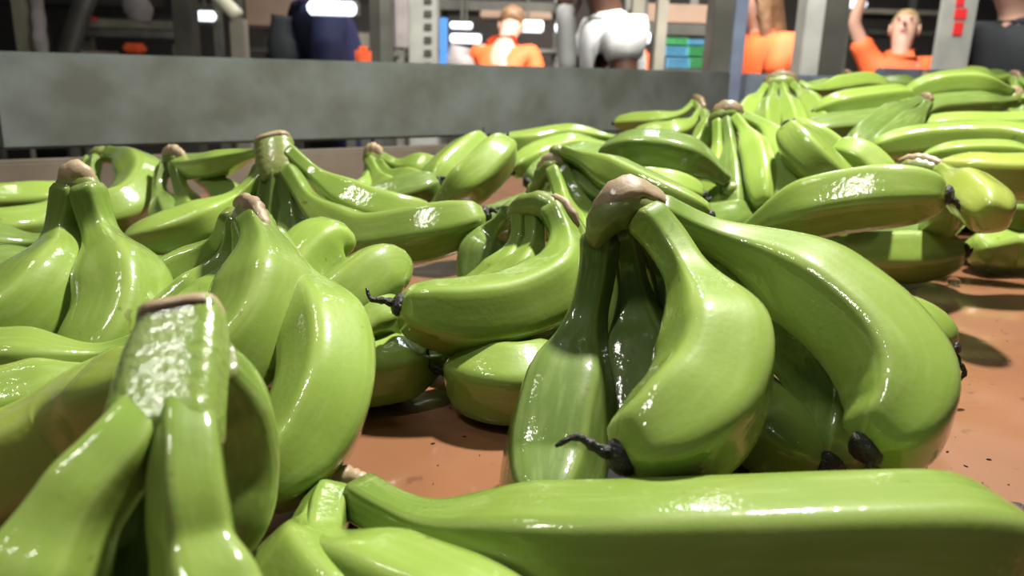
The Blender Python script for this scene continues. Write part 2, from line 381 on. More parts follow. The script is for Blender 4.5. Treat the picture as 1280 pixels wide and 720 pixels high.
#@@BANANAS
# ---------------- the bunches ----------------
# hero bunch, centre
g = bunch('large central bunch standing arched, with draped pale crown and a curled black tip', (850, 500, .34))
crown(g, [(744, 296, .375), (757, 264, .372), (785, 246, .372), (815, 254, .378), (838, 268, .385)], .0085, .0075, lift=.004)
banana(g, [(798, 262, .372), (836, 306, .364), (872, 368, .345), (896, 436, .322), (882, 496, .306), (836, 544, .293), (776, 572, .285)], .0232, curl=[(-30, -12), (-55, -26), (-82, -14)], neck=.052, tl=.038, rot=.9)
banana(g, [(808, 260, .382), (864, 287, .384), (942, 320, .378), (1017, 364, .362), (1084, 420, .342), (1122, 478, .325), (1118, 528, .312), (1082, 560, .305)], .0226, neck=.03, curl=[(6, 16), (2, 26)], rot=.75)
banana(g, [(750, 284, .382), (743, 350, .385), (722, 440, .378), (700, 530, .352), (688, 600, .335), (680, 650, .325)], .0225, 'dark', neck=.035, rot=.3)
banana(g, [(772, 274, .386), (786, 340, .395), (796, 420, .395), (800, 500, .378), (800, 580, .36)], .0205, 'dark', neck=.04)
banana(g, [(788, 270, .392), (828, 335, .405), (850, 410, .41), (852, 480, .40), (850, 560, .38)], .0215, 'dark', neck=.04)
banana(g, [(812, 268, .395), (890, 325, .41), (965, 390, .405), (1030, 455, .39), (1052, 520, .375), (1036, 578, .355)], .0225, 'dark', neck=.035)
banana(g, [(818, 275, .42), (880, 400, .46), (930, 500, .43), (985, 555, .40), (1034, 582, .385)], .0215, 'ban', curl=[(8, 8)])
banana(g, [(826, 268, .41), (930, 330, .46), (1030, 420, .47), (1100, 520, .44), (1122, 575, .42)], .0215, 'ban')
banana(g, [(832, 268, .405), (905, 330, .46), (1000, 378, .49), (1085, 396, .495), (1150, 410, .49), (1190, 436, .48)], .0175, 'ban', curl=[(8, 18), (16, 30), (4, 44)])
# foreground single-looking pair, bottom right
g = bunch('long banana pair lying across the bottom edge, full green side facing forward', (700, 690, .27))
crown(g, [(404, 618, .343), (430, 612, .338), (464, 617, .332)], .0085, .0085, lift=.003)
banana(g, [(440, 616, .338), (490, 645, .318), (560, 676, .292), (690, 694, .272), (880, 692, .264), (1060, 686, .262), (1190, 684, .262), (1272, 690, .266)], .0235, neck=.022, tl=.03, rot=-.05)
banana(g, [(420, 616, .342), (406, 650, .33), (408, 700, .31), (470, 745, .275), (580, 790, .25), (700, 830, .235)], .0215, neck=.03, rot=.2)
banana(g, [(412, 616, .345), (388, 660, .345), (372, 705, .325), (400, 760, .29), (480, 830, .26)], .019, 'ban', neck=.025)
# foreground crown, bottom left
g = bunch('closest bunch with a tall thick wet crown glaring white, cropped by the bottom left edge', (170, 700, .2))
cpt = [(228, 393, .234), (228, 420, .230), (220, 455, .224), (212, 500, .217), (205, 545, .2105), (202, 584, .206)]
src = [P(*p) for p in cpt]; pts, L = catmull(src, 26)
def hr(i, s): return ((.0112 + .0015*min(1, s*3) + .0025*s)*(1-.30*max(0, (s-.82)/.18)**2), (.0085 + .0015*s)*(1-.75*max(0, (s-.8)/.2)**1.5))
c0 = sweep('crown', pts, hr, 32, boxy(4.5), M['crown_wet'], g, right, g.location)
cax = (src[0]-src[1]).normalized()
cf = [src[0] - cax*.003, src[0] + cax*.0008, src[0] + cax*.0022]
tag(sweep('cut_face', cf, lambda i, s: ((.0116, .0113, .0085)[i], (.0090, .0086, .006)[i]), 28, boxy(4), M['cut'], c0, right, g.location), 'pale pinkish brown cut surface')
banana(g, [(194, 490, .2180), (160, 556, .2060), (103, 624, .1970), (58, 708, .1905), (0, 830, .18), (-80, 1050, .165)], .0225, rot=.2, prof=[(0, .0070), (.022, .0100), (.034, .0108), (.055, .0145), (.09, .0225), (.4, .0225)])
banana(g, [(229, 490, .2180), (233, 555, .2060), (237, 620, .1985), (244, 680, .195), (262, 740, .190), (300, 850, .182), (345, 1050, .172)], .0215, rot=.2, prof=[(0, .0070), (.02, .0090), (.042, .0098), (.058, .0130), (.09, .0215), (.4, .0215)])
banana(g, [(214, 480, .228), (192, 560, .226), (178, 640, .222), (170, 730, .215), (165, 860, .20)], .0185, 'dark', prof=[(0, .007), (.03, .0085), (.06, .016), (.09, .0185), (.4, .0185)])  # added finger in the shaded skin, darkens the gap between the necks
banana(g, [(250, 462, .252), (276, 500, .262), (292, 555, .268), (290, 615, .268), (272, 700, .26)], .0155, prof=[(0, .012), (.02, .0150), (.3, .0155)], pe=7)
banana(g, [(200, 480, .27), (130, 528, .30), (55, 575, .30), (-40, 615, .295), (-150, 665, .29)], .0240, 'yel', prof=[(0, .012), (.03, .021), (.06, .0240), (.4, .0240)], pe=6, rot=-.75)
# bunch behind it
g = bunch('bunch with long glossy fingers curving down just behind the closest wet crown', (330, 430, .40))
crown(g, [(293, 262, .43), (310, 262, .425), (326, 286, .415), (334, 302, .41)], .0075, .0075, lift=.0035)
banana(g, [(314, 270, .425), (330, 320, .405), (328, 385, .385), (300, 440, .37), (240, 485, .36), (170, 520, .36)], .0235, neck=.012, rot=.5)
banana(g, [(330, 290, .42), (368, 345, .405), (404, 415, .375), (408, 485, .352), (375, 560, .335), (310, 620, .325)], .0212, neck=.028, rot=.2)
banana(g, [(298, 266, .432), (292, 310, .435), (262, 360, .43), (215, 405, .42), (160, 440, .41)], .0165, neck=.045)
banana(g, [(306, 268, .43), (306, 320, .425), (285, 370, .415), (240, 410, .405), (190, 450, .40)], .0165, neck=.045)
banana(g, [(294, 264, .436), (275, 305, .45), (235, 340, .455), (190, 375, .45), (140, 420, .44)], .0165, neck=.045)
# far left standing pair
g = bunch('pair of fat bananas standing on the far left, joined at a rounded pinkish crown', (100, 400, .42))
crown(g, [(80, 244, .452), (90, 224, .45), (104, 224, .45), (114, 246, .452)], .0075, .0105, lift=.003)
banana(g, [(91, 226, .451), (80, 290, .45), (66, 345, .43), (30, 395, .41), (-30, 430, .40), (-100, 450, .40)], .0235, neck=.028, rot=.3, pe=8)
banana(g, [(104, 226, .451), (124, 290, .45), (150, 350, .43), (152, 405, .415), (120, 460, .40), (60, 500, .39)], .0235, neck=.028, rot=.5, pe=8)
# horizontal ones, left edge
g = bunch('low bunch lying flat at the left edge, in front of the standing pair', (80, 460, .36))
crown(g, [(185, 425, .385), (205, 432, .38), (222, 445, .375)], .006, .006)
banana(g, [(190, 430, .382), (140, 446, .375), (70, 456, .365), (-20, 462, .36), (-120, 470, .36)], .0175, 'ban', neck=.02, rot=.2)
banana(g, [(205, 440, .372), (150, 466, .36), (80, 492, .35), (0, 512, .34), (-100, 540, .33)], .0165, 'ban', neck=.02)
banana(g, [(210, 446, .375), (150, 476, .365), (80, 500, .355), (0, 516, .35), (-100, 540, .345)], .0200, 'yel', neck=.02)
# two rounded ends
g = bunch('pair with two rounded blunt ends poking up beside the glossy curved fingers', (410, 370, .46))
crown(g, [(345, 440, .45), (365, 452, .445), (385, 458, .44)], .007, .007)
banana(g, [(352, 440, .45), (352, 385, .465), (375, 340, .48), (408, 310, .495), (424, 326, .50)], .0205, tip=None, neck=.005, tl=.02, pe=6)
banana(g, [(372, 450, .445), (402, 405, .455), (438, 372, .465), (478, 345, .48), (494, 358, .488)], .0205, tip=None, neck=.005, tl=.02, pe=6)
banana(g, [(378, 455, .442), (420, 425, .45), (455, 402, .46), (500, 385, .47)], .0175, 'ban', tip=None, neck=.005)
# middle bunch with tip to the left
g = bunch('middle bunch whose fat lower banana points its curled black tip to the left', (630, 400, .47))
crown(g, [(638, 262, .535), (652, 250, .53), (680, 248, .52), (704, 266, .51), (722, 290, .505)], .0075, .0065, cutmat='cut', lift=.003, cf=(.55, 1))
banana(g, [(688, 256, .515), (706, 300, .50), (700, 352, .475), (648, 384, .458), (585, 395, .448), (535, 390, .442), (500, 382, .438)], .0225, neck=.02, curl=[(-18, -6), (-36, -8), (-42, -22)], rot=.5)
banana(g, [(706, 270, .52), (724, 300, .515), (728, 340, .50), (700, 380, .50), (640, 410, .50)], .018, neck=.03)
banana(g, [(652, 256, .535), (650, 300, .53), (634, 340, .52), (600, 372, .52), (560, 385, .53)], .016, neck=.05)
banana(g, [(668, 254, .53), (668, 300, .522), (656, 340, .51), (620, 368, .505), (570, 385, .50)], .016, neck=.055)
banana(g, [(644, 258, .54), (622, 290, .57), (604, 325, .57), (610, 370, .56), (640, 400, .55)], .0185, 'dark', neck=.02)
# behind middle bunch
g = bunch('upright bunch with a thin dark crown standing behind the middle bunch', (730, 260, .64))
crown(g, [(668, 236, .66), (680, 214, .655), (695, 202, .65), (712, 216, .65)], .008, .006)
banana(g, [(700, 208, .65), (720, 240, .64), (738, 285, .62), (740, 330, .60), (730, 380, .60)], .017, neck=.03)
banana(g, [(690, 208, .65), (702, 245, .635), (712, 290, .61), (712, 340, .60), (700, 390, .60)], .017, neck=.03)
banana(g, [(706, 212, .655), (742, 240, .65), (768, 280, .63), (775, 330, .62), (770, 380, .62)], .017, neck=.03)
banana(g, [(672, 228, .66), (662, 262, .67), (655, 300, .67), (660, 350, .66)], .017, neck=.03)
# lying under middle
g = bunch('low bunch lying on the table under the middle bunch, dark threaded tip towards the left', (600, 470, .49))
crown(g, [(748, 440, .47), (756, 456, .465), (760, 472, .46)], .007, .007)
banana(g, [(750, 450, .47), (700, 468, .465), (650, 480, .465), (610, 476, .47), (572, 460, .478)], .0215, 'ban', curl=[(-14, 6), (-34, -2), (-38, -26)], neck=.012, rot=.5)
banana(g, [(752, 445, .48), (700, 440, .50), (640, 440, .51), (590, 435, .52), (560, 436, .52)], .0195, 'dark', neck=.012)
g = bunch('two pale stalked bananas lying behind the glossy curved fingers left of centre', (500, 440, .5))
crown(g, [(588, 424, .56), (592, 436, .555), (596, 452, .55)], .006, .006)
banana(g, [(590, 430, .555), (545, 424, .555), (500, 424, .55), (455, 422, .545), (400, 430, .54)], .0165, neck=.02)
banana(g, [(592, 444, .53), (550, 450, .51), (505, 460, .49), (455, 468, .475), (400, 476, .46)], .0195, neck=.02, rot=.3)
#@@MORE
# tall crown, left back
g = bunch('large spreading bunch with a tall scabbed crown in front of the low board', (350, 260, .62))
crown(g, [(340, 172, .668), (344, 190, .664), (347, 210, .659), (349, 226, .655)], .0165, .012, cutmat='cut', e=3.2, cf=(0, .28), lift=.003, ref=right)
banana(g, [(356, 186, .66), (390, 216, .655), (440, 252, .645), (490, 268, .64), (540, 270, .65)], .0185, neck=.03, rot=.4)
banana(g, [(358, 210, .655), (392, 260, .63), (450, 298, .60), (520, 292, .585), (575, 280, .58), (606, 268, .58)], .0205, 'ban', neck=.03, curl=[(10, -6), (18, 2)], rot=.4)
banana(g, [(334, 215, .66), (300, 245, .65), (255, 275, .63), (200, 295, .62), (158, 304, .62)], .0165, 'ban', neck=.035, rot=.3)
banana(g, [(332, 188, .67), (300, 197, .70), (270, 206, .72), (240, 210, .75), (205, 207, .79)], .0125, neck=.02)
banana(g, [(338, 205, .66), (328, 255, .655), (318, 315, .65), (330, 370, .62)], .018, 'dark', neck=.05)
banana(g, [(346, 207, .654), (342, 265, .65), (342, 325, .64), (350, 380, .61)], .018, 'dark', neck=.05)
banana(g, [(355, 207, .654), (364, 265, .648), (372, 325, .63), (380, 370, .61)], .019, 'dark', neck=.05)
banana(g, [(331, 205, .662), (310, 250, .665), (293, 300, .66), (290, 350, .64)], .018, 'dark', neck=.05)
g = bunch('bunch with a small glinting crown left of the tall scabbed crown', (215, 250, .72))
crown(g, [(203, 198, .765), (216, 194, .76), (232, 202, .755)], .008, .008)
banana(g, [(226, 202, .755), (250, 220, .74), (285, 245, .72), (310, 290, .70), (300, 340, .68)], .0165, neck=.03)
banana(g, [(206, 204, .765), (200, 240, .75), (215, 275, .72), (230, 320, .69)], .0165, 'dark', neck=.03)
banana(g, [(218, 202, .76), (226, 235, .74), (238, 262, .72), (240, 310, .69), (225, 350, .66)], .016, neck=.03)
g = bunch('looped bunch against the low board at the far left, behind the pinkish crown', (150, 250, .78))
crown(g, [(112, 192, .85), (126, 188, .845), (140, 191, .84)], .006, .006, cutmat=None)
banana(g, [(134, 192, .84), (158, 200, .82), (178, 226, .79), (160, 256, .76), (122, 270, .74), (80, 285, .73)], .0225, neck=.012, rot=.4)
banana(g, [(122, 192, .845), (116, 225, .83), (110, 262, .80), (90, 300, .76), (70, 340, .72)], .018, neck=.02)
banana(g, [(116, 194, .85), (100, 225, .84), (70, 245, .82), (20, 252, .80), (-40, 255, .79), (-100, 262, .79)], .018, neck=.02)
banana(g, [(118, 198, .85), (105, 240, .82), (70, 272, .78), (20, 284, .74), (-40, 288, .72), (-100, 292, .72)], .018, 'ban', neck=.02)
g = bunch('dark bunch in the shade at the left edge, below the looped bunch', (0, 310, .65))
crown(g, [(70, 300, .66), (80, 312, .655), (86, 322, .65)], .006, .006, cutmat=None)
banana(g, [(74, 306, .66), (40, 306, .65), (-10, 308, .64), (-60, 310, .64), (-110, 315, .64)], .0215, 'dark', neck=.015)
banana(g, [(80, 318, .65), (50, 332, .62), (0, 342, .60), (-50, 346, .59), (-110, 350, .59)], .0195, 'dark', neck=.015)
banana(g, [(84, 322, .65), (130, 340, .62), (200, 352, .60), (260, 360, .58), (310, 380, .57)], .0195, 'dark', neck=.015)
# small cluster
g = bunch('small bunch with a nubby pale crown, left of the pair with upright tips', (480, 230, .85))
crown(g, [(455, 196, .90), (466, 192, .895), (478, 196, .89)], .010, .010)
banana(g, [(466, 196, .895), (462, 222, .88), (450, 250, .85), (425, 272, .82), (390, 285, .80)], .0195, neck=.022)
banana(g, [(474, 196, .89), (500, 208, .88), (528, 212, .87), (552, 222, .86), (570, 240, .84)], .0175, neck=.02)
banana(g, [(472, 200, .89), (490, 222, .87), (520, 232, .85), (548, 246, .83), (560, 262, .81)], .0175, neck=.02)
banana(g, [(462, 200, .89), (480, 232, .86), (500, 250, .83), (510, 272, .80)], .017, neck=.02)
g = bunch('single dark banana with a glossy black tip, pointing right behind the long lit finger', (480, 255, .74))
crown(g, [(398, 268, .74), (404, 274, .735), (410, 282, .73)], .006, .006, cutmat=None)
banana(g, [(404, 272, .735), (440, 268, .73), (480, 254, .73), (520, 240, .735), (548, 228, .74)], .0185, 'dark', neck=.012, curl=[(6, -6), (12, -2)])
g = bunch('pair of bananas slanting up with thin black upright tips, against the low board', (590, 220, .75))
crown(g, [(524, 262, .74), (532, 270, .735), (540, 276, .73)], .006, .006, cutmat=None)
banana(g, [(536, 268, .735), (562, 246, .735), (592, 224, .74), (618, 198, .755), (634, 178, .77)], .0205, neck=.008, curl=[(0, -8), (2, -14)], rot=.3)
banana(g, [(528, 262, .75), (545, 232, .77), (566, 208, .79), (588, 190, .81), (604, 176, .83)], .0195, neck=.008, curl=[(0, -10), (1, -18)])
# back centre
g = bunch('low bunch lying along the board at the back, behind the pair with upright tips', (690, 190, .95))
crown(g, [(772, 178, .95), (782, 182, .945), (790, 190, .94)], .007, .007, cutmat=None)
banana(g, [(778, 178, .95), (740, 172, .97), (700, 174, .98), (660, 180, .97), (625, 178, .97)], .0175, neck=.02, rot=.3)
banana(g, [(784, 186, .94), (745, 186, .93), (705, 188, .92), (665, 202, .90), (640, 214, .89)], .0185, 'ban', neck=.02, rot=.3)
banana(g, [(784, 190, .94), (740, 200, .90), (700, 212, .88), (660, 228, .85)], .0205, 'dark', neck=.02)
g = bunch('long diagonal banana pair sloping down to the right, just above the central crown', (790, 230, .62))
crown(g, [(690, 188, .655), (698, 186, .65), (706, 190, .65)], .007, .007, cutmat=None)
banana(g, [(700, 188, .65), (735, 202, .635), (785, 228, .61), (840, 254, .59), (886, 270, .58)], .0155, 'ban', neck=.012, rot=.1)
banana(g, [(696, 190, .66), (725, 222, .65), (775, 252, .63), (830, 280, .61), (870, 300, .60)], .0165, 'dark', neck=.012)
g = bunch('dark oval banana pair lying across behind the long diagonal banana', (820, 200, .72))
crown(g, [(908, 224, .74), (914, 232, .74), (920, 240, .74)], .006, .006, cutmat=None)
banana(g, [(912, 228, .74), (880, 208, .74), (840, 194, .74), (795, 190, .75), (752, 198, .77)], .0205, 'dark', neck=.005, rot=.3, tl=.06)
banana(g, [(724, 222, .73), (780, 230, .71), (830, 234, .70), (878, 244, .70)], .0155, 'ban', neck=.01, curl=[(6, 6), (12, 2)])
g = bunch('small wet bunch against the grey board, left of the brown rounded crown', (830, 150, 1.2))
crown(g, [(866, 122, 1.24), (874, 130, 1.23), (880, 142, 1.22)], .010, .009, cutmat='cutdark')
banana(g, [(870, 126, 1.24), (852, 142, 1.23), (825, 150, 1.23), (795, 152, 1.25), (768, 154, 1.27)], .014, neck=.03)
banana(g, [(876, 138, 1.22), (862, 156, 1.19), (840, 166, 1.18), (815, 168, 1.19), (790, 172, 1.20)], .0175, neck=.03)
banana(g, [(880, 140, 1.20), (885, 165, 1.12), (870, 190, 1.08), (840, 205, 1.05)], .0175, neck=.03)
# U bunch
g = bunch('hanging bunch with a brown rounded crown, its narrow necks dropping in shade', (915, 200, .78))
crown(g, [(890, 158, .82), (898, 142, .815), (914, 136, .81), (930, 146, .81)], .009, .009, cutmat='cutdark', lift=.002)
banana(g, [(898, 148, .815), (898, 185, .80), (896, 225, .78), (898, 275, .74)], .0155, neck=.03)
banana(g, [(908, 146, .812), (914, 185, .79), (918, 230, .76), (922, 275, .73)], .0155, 'dark', neck=.03)
banana(g, [(918, 146, .81), (938, 175, .78), (950, 210, .75), (955, 260, .72)], .017, 'ban', neck=.02)
banana(g, [(926, 146, .81), (958, 162, .79), (980, 195, .76), (990, 240, .73), (985, 280, .70)], .0185, 'ban', neck=.02)
banana(g, [(892, 152, .82), (880, 180, .83), (868, 205, .83), (860, 240, .80)], .017, 'ban', neck=.02)
g = bunch('pair pointing up left with dark tips, right of the brown rounded crown', (1020, 210, .7))
crown(g, [(1075, 262, .72), (1082, 268, .72), (1090, 274, .72)], .006, .006, cutmat=None)
banana(g, [(1080, 265, .72), (1052, 238, .71), (1022, 208, .71), (1000, 184, .72), (984, 160, .735)], .0195, 'ban', neck=.004, curl=[(-3, -6), (2, -10)], rot=.6)
banana(g, [(1086, 262, .73), (1066, 215, .75), (1036, 186, .76), (1008, 168, .77), (990, 156, .78)], .0155, neck=.01, curl=[(2, -5), (6, -8)])
banana(g, [(1090, 268, .72), (1104, 232, .72), (1086, 206, .73), (1060, 192, .74), (1044, 190, .75)], .0165, neck=.01, tip=None)
# big right ones
g = bunch('big right hand bunch with a broken beige crown and two long bananas with black tips', (1100, 280, .6))
crown(g, [(1122, 206, .655), (1140, 203, .65), (1165, 207, .64), (1182, 214, .63)], .006, .008, lift=.003)
banana(g, [(1172, 211, .635), (1188, 222, .62), (1208, 238, .60), (1230, 256, .575), (1242, 274, .55)], .0180, 'yel', neck=.012, tip=None, rot=.3, pe=6)
banana(g, [(922, 304, .655), (960, 278, .64), (1020, 258, .62), (1090, 246, .60), (1150, 243, .585), (1184, 244, .575)], .0235, 'ban', neck=.012, curl=[(12, 10), (22, 26), (26, 36)], rot=.3)
banana(g, [(965, 332, .76), (1020, 322, .75), (1080, 320, .745), (1150, 319, .735), (1206, 314, .72)], .0240, 'ban', neck=.012, curl=[(6, 2), (10, -4)], rot=.3)
banana(g, [(1170, 214, .64), (1188, 250, .68), (1170, 282, .74), (1120, 292, .76), (1060, 292, .78)], .0185, 'dark', neck=.02, tip=None)
# right edge stack
g = bunch('yellowish level bunch on the right edge, behind the beige broken crown', (1240, 210, .72))
crown(g, [(1330, 190, .74), (1336, 205, .73), (1340, 225, .72)], .008, .008)
banana(g, [(1334, 215, .72), (1300, 222, .70), (1250, 224, .69), (1205, 220, .70), (1170, 215, .72)], .0215, 'yel', neck=.01, rot=.2)
banana(g, [(1334, 205, .73), (1290, 198, .74), (1240, 194, .75), (1190, 196, .76), (1150, 204, .78)], .0145, neck=.01, rot=.2)
banana(g, [(1332, 195, .74), (1290, 178, .78), (1220, 174, .82), (1150, 178, .84), (1090, 188, .85)], .0185, neck=.01, rot=.2)
g = bunch('banana lying on the table at the right edge with its end near the water drop', (1260, 310, .65))
crown(g, [(1390, 300, .80), (1394, 308, .80), (1396, 318, .80)], .007, .007)
banana(g, [(1392, 308, .80), (1350, 308, .80), (1300, 308, .80), (1255, 308, .81), (1218, 314, .82)], .0235, 'ban', neck=.01, tip=None)
banana(g, [(1392, 302, .80), (1350, 285, .80), (1300, 272, .80), (1260, 268, .81), (1215, 275, .83)], .0225, 'ban', neck=.01, tip=None)
g = bunch('level bunch in the right hand heap with one pale top edge and black tip', (1190, 160, .95))
crown(g, [(1350, 150, .96), (1355, 160, .95), (1358, 170, .94)], .008, .008)
banana(g, [(1352, 152, .95), (1300, 152, .95), (1260, 156, .96), (1200, 156, .96), (1135, 160, .98)], .0145, neck=.01, tip='nub')
banana(g, [(1356, 165, .94), (1320, 172, .93), (1280, 172, .92), (1230, 168, .92), (1180, 175, .93)], .0165, neck=.01)
g = bunch('slanting dark wet pair with blue glints in the heap at the right', (1110, 160, .95))
crown(g, [(1150, 122, .98), (1158, 126, .975), (1164, 132, .97)], .008, .008, cutmat='cutdark')
banana(g, [(1152, 124, .98), (1134, 136, .97), (1108, 150, .955), (1080, 172, .93), (1064, 196, .91)], .0175, 'dark', neck=.012)
banana(g, [(1160, 128, .97), (1146, 146, .955), (1124, 166, .935), (1100, 188, .91), (1085, 210, .89)], .0185, 'dark', neck=.012)
g = bunch('splayed bunch on top of the heap with a dark green crown, wet necks spreading', (975, 120, 1.15))
crown(g, [(955, 104, 1.18), (968, 99, 1.175), (984, 98, 1.17), (998, 104, 1.17)], .012, .011, cutmat='cutdark', lift=.002)
banana(g, [(958, 106, 1.18), (946, 124, 1.16), (932, 142, 1.13), (922, 165, 1.09)], .0165, neck=.02)
banana(g, [(968, 106, 1.17), (964, 126, 1.14), (960, 148, 1.10), (962, 175, 1.06)], .0165, neck=.02)
banana(g, [(978, 106, 1.17), (984, 128, 1.13), (992, 150, 1.09), (998, 178, 1.05)], .0165, neck=.02)
banana(g, [(990, 106, 1.17), (1008, 124, 1.13), (1024, 146, 1.09), (1030, 175, 1.05)], .0185, neck=.02)
banana(g, [(996, 104, 1.18), (1018, 112, 1.17), (1048, 108, 1.19), (1080, 104, 1.21), (1110, 110, 1.22)], .0165, neck=.02)
g = bunch('long level banana pair across the heap, left of the slanting dark wet pair', (1080, 135, 1.1))
crown(g, [(1166, 118, 1.10), (1172, 122, 1.1), (1178, 128, 1.1)], .008, .008, cutmat=None)
banana(g, [(1168, 120, 1.10), (1130, 122, 1.08), (1090, 126, 1.07), (1050, 132, 1.07), (1018, 142, 1.08)], .0185, 'ban', neck=.01, rot=.3)
banana(g, [(1170, 124, 1.1), (1120, 150, 1.05), (1080, 158, 1.04), (1040, 162, 1.04), (1000, 166, 1.04)], .0205, 'dark', neck=.01)
g = bunch('topmost long arched banana of the heap at the upper right', (1200, 115, 1.05))
crown(g, [(1262, 112, 1.05), (1270, 120, 1.05), (1272, 130, 1.05)], .010, .008)
banana(g, [(1268, 116, 1.05), (1235, 106, 1.05), (1195, 104, 1.06), (1160, 110, 1.07), (1128, 124, 1.08)], .0175, 'ban', neck=.008, rot=.3)
banana(g, [(1270, 126, 1.05), (1235, 132, 1.04), (1200, 134, 1.04), (1165, 138, 1.04), (1140, 150, 1.03)], .0185, 'dark', neck=.008)
banana(g, [(1272, 122, 1.05), (1300, 130, 1.04), (1320, 150, 1.02), (1310, 180, 1.0)], .0175, neck=.01)
g = bunch('far bunch with dark stubby crown standing up behind the heap', (1060, 108, 1.4))
crown(g, [(1056, 90, 1.45), (1060, 98, 1.44), (1062, 108, 1.43)], .011, .010, cutmat='cutdark')
banana(g, [(1058, 96, 1.44), (1044, 106, 1.43), (1024, 112, 1.43), (1000, 116, 1.45)], .0165, neck=.02)
banana(g, [(1062, 100, 1.44), (1056, 116, 1.41), (1040, 128, 1.38), (1020, 138, 1.36)], .0165, neck=.02)
banana(g, [(1062, 104, 1.44), (1076, 114, 1.41), (1098, 120, 1.38), (1120, 124, 1.36)], .0165, neck=.02)
g = bunch('far dark bunch behind the topmost arched banana, mostly in shade', (1140, 105, 1.5))
crown(g, [(1154, 92, 1.5), (1158, 99, 1.5), (1160, 108, 1.49)], .012, .011, cutmat='cutdark')
banana(g, [(1156, 98, 1.5), (1138, 106, 1.48), (1112, 108, 1.48), (1085, 112, 1.5)], .0185, 'dark', neck=.02)
banana(g, [(1160, 102, 1.5), (1185, 108, 1.48), (1220, 102, 1.48), (1260, 98, 1.5)], .0185, 'dark', neck=.02)
g = bunch('far bunch at the upper right corner beyond the arched banana', (1260, 120, 1.3))
crown(g, [(1262, 92, 1.32), (1270, 98, 1.31), (1276, 106, 1.3)], .010, .010, cutmat='cutdark')
banana(g, [(1272, 100, 1.3), (1290, 110, 1.28), (1310, 130, 1.25), (1320, 160, 1.22)], .0185, neck=.02)
banana(g, [(1268, 98, 1.31), (1272, 120, 1.28), (1278, 145, 1.24), (1275, 175, 1.2)], .0185, neck=.02)
banana(g, [(1264, 96, 1.32), (1240, 100, 1.32), (1215, 96, 1.34), (1190, 98, 1.36)], .0165, neck=.02)
# lower layers that carry the heap
roots = [o for o in bpy.data.objects if o.name.startswith('banana_bunch')]
bpy.context.view_layer.update()
BOX = {}
for r_ in roots:
    vs_ = [r_.location + v.co for c_ in r_.children if c_.name.startswith('banana') for v in c_.data.vertices]
    BOX[r_.name] = vs_
SPOTS = []
for r_ in roots:
    vs_ = BOX[r_.name]; zmin = min(v.z for v in vs_) - TZ
    if zmin < .030: continue
    lo = [v for v in vs_ if v.z - TZ < zmin + .03]
    SPOTS.append((sum(v.x for v in lo)/len(lo), sum(v.y for v in lo)/len(lo), zmin))
rnd = random.Random(3); placed = []
for (sx, sy, zt) in sorted(SPOTS, key=lambda q: q[1]):
    if sy < .42 or sx < -.05: continue
    q_ = Vector((sx, sy, TZ)) - CAMP; qd = q_.dot(fwd)
    if 640 + 1000*q_.dot(right)/qd > 1000 and 360 - 1000*q_.dot(up)/qd > 300: continue
    n = max(1, int(round(zt/.043)))
    for k in range(n):
        z = TZ + .022 + k*min(.043, max(.034, (zt-.040)/max(1, n-1) if n > 1 else .04))
        if z + .018 > TZ + zt + .012 and k: continue
        if any((px-sx)**2 + (py-sy)**2 < .09**2 and abs(pz-z) < .03 for px, py, pz in placed): continue
        placed.append((sx, sy, z))
        rr_ = .0205 if zt > .041 else zt/2
        yaw = rnd.uniform(-.5, .5) + (k % 2)*.9
        rt = empty('banana_bunch', (sx, sy, TZ), 'shaded banana bunch buried under other bunches in the right hand heap', 'bananas', 'buried bunches carrying the heap')
        STARTS[rt.name] = []
        ca, sa = math.cos(yaw), math.sin(yaw)
        for j in range(4):
            off = (j-1.5)*.038
            line = [(-.085, off*.25), (-.05, off*.8), (0, off+.006), (.05, off+.004), (.085, off*.92)]
            pts3 = [Vector((sx + a*ca - b*sa, sy + a*sa + b*ca, z)) for a, b in line]
            pts, L_ = catmull(pts3, 30)
            def rad(i, s, R=rr_):
                f = .42 + .58*min(1, max(0, (s-.12)/.3))**1.2 if s < .42 else 1
                if s > .84: f *= .3 + .7*math.sqrt(max(0, 1-((s-.84)/.16)**2.1))
                return (R*f, R*f)
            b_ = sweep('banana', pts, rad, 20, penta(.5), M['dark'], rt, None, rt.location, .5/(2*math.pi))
            e_ = pts[-1]; t_ = (pts[-1]-pts[-2]).normalized()
            sweep('blossom_tip', [e_-t_*.002, e_+t_*.002, e_+t_*.0045], lambda i, s: ((.006, .0062, .003)[i],)*2, 10, round_sec, M['black'], b_, None, rt.location)
        c_ = [Vector((sx - .087*ca - b*sa, sy - .087*sa + b*ca, z)) for b in (-.024, -.008, .008, .024)]
        sweep('crown', c_, lambda i, s: ((.007, .009, .009, .007)[i], .009), 14, boxy(2.6), M['crown'], rt, up, rt.location)
finish_crowns()
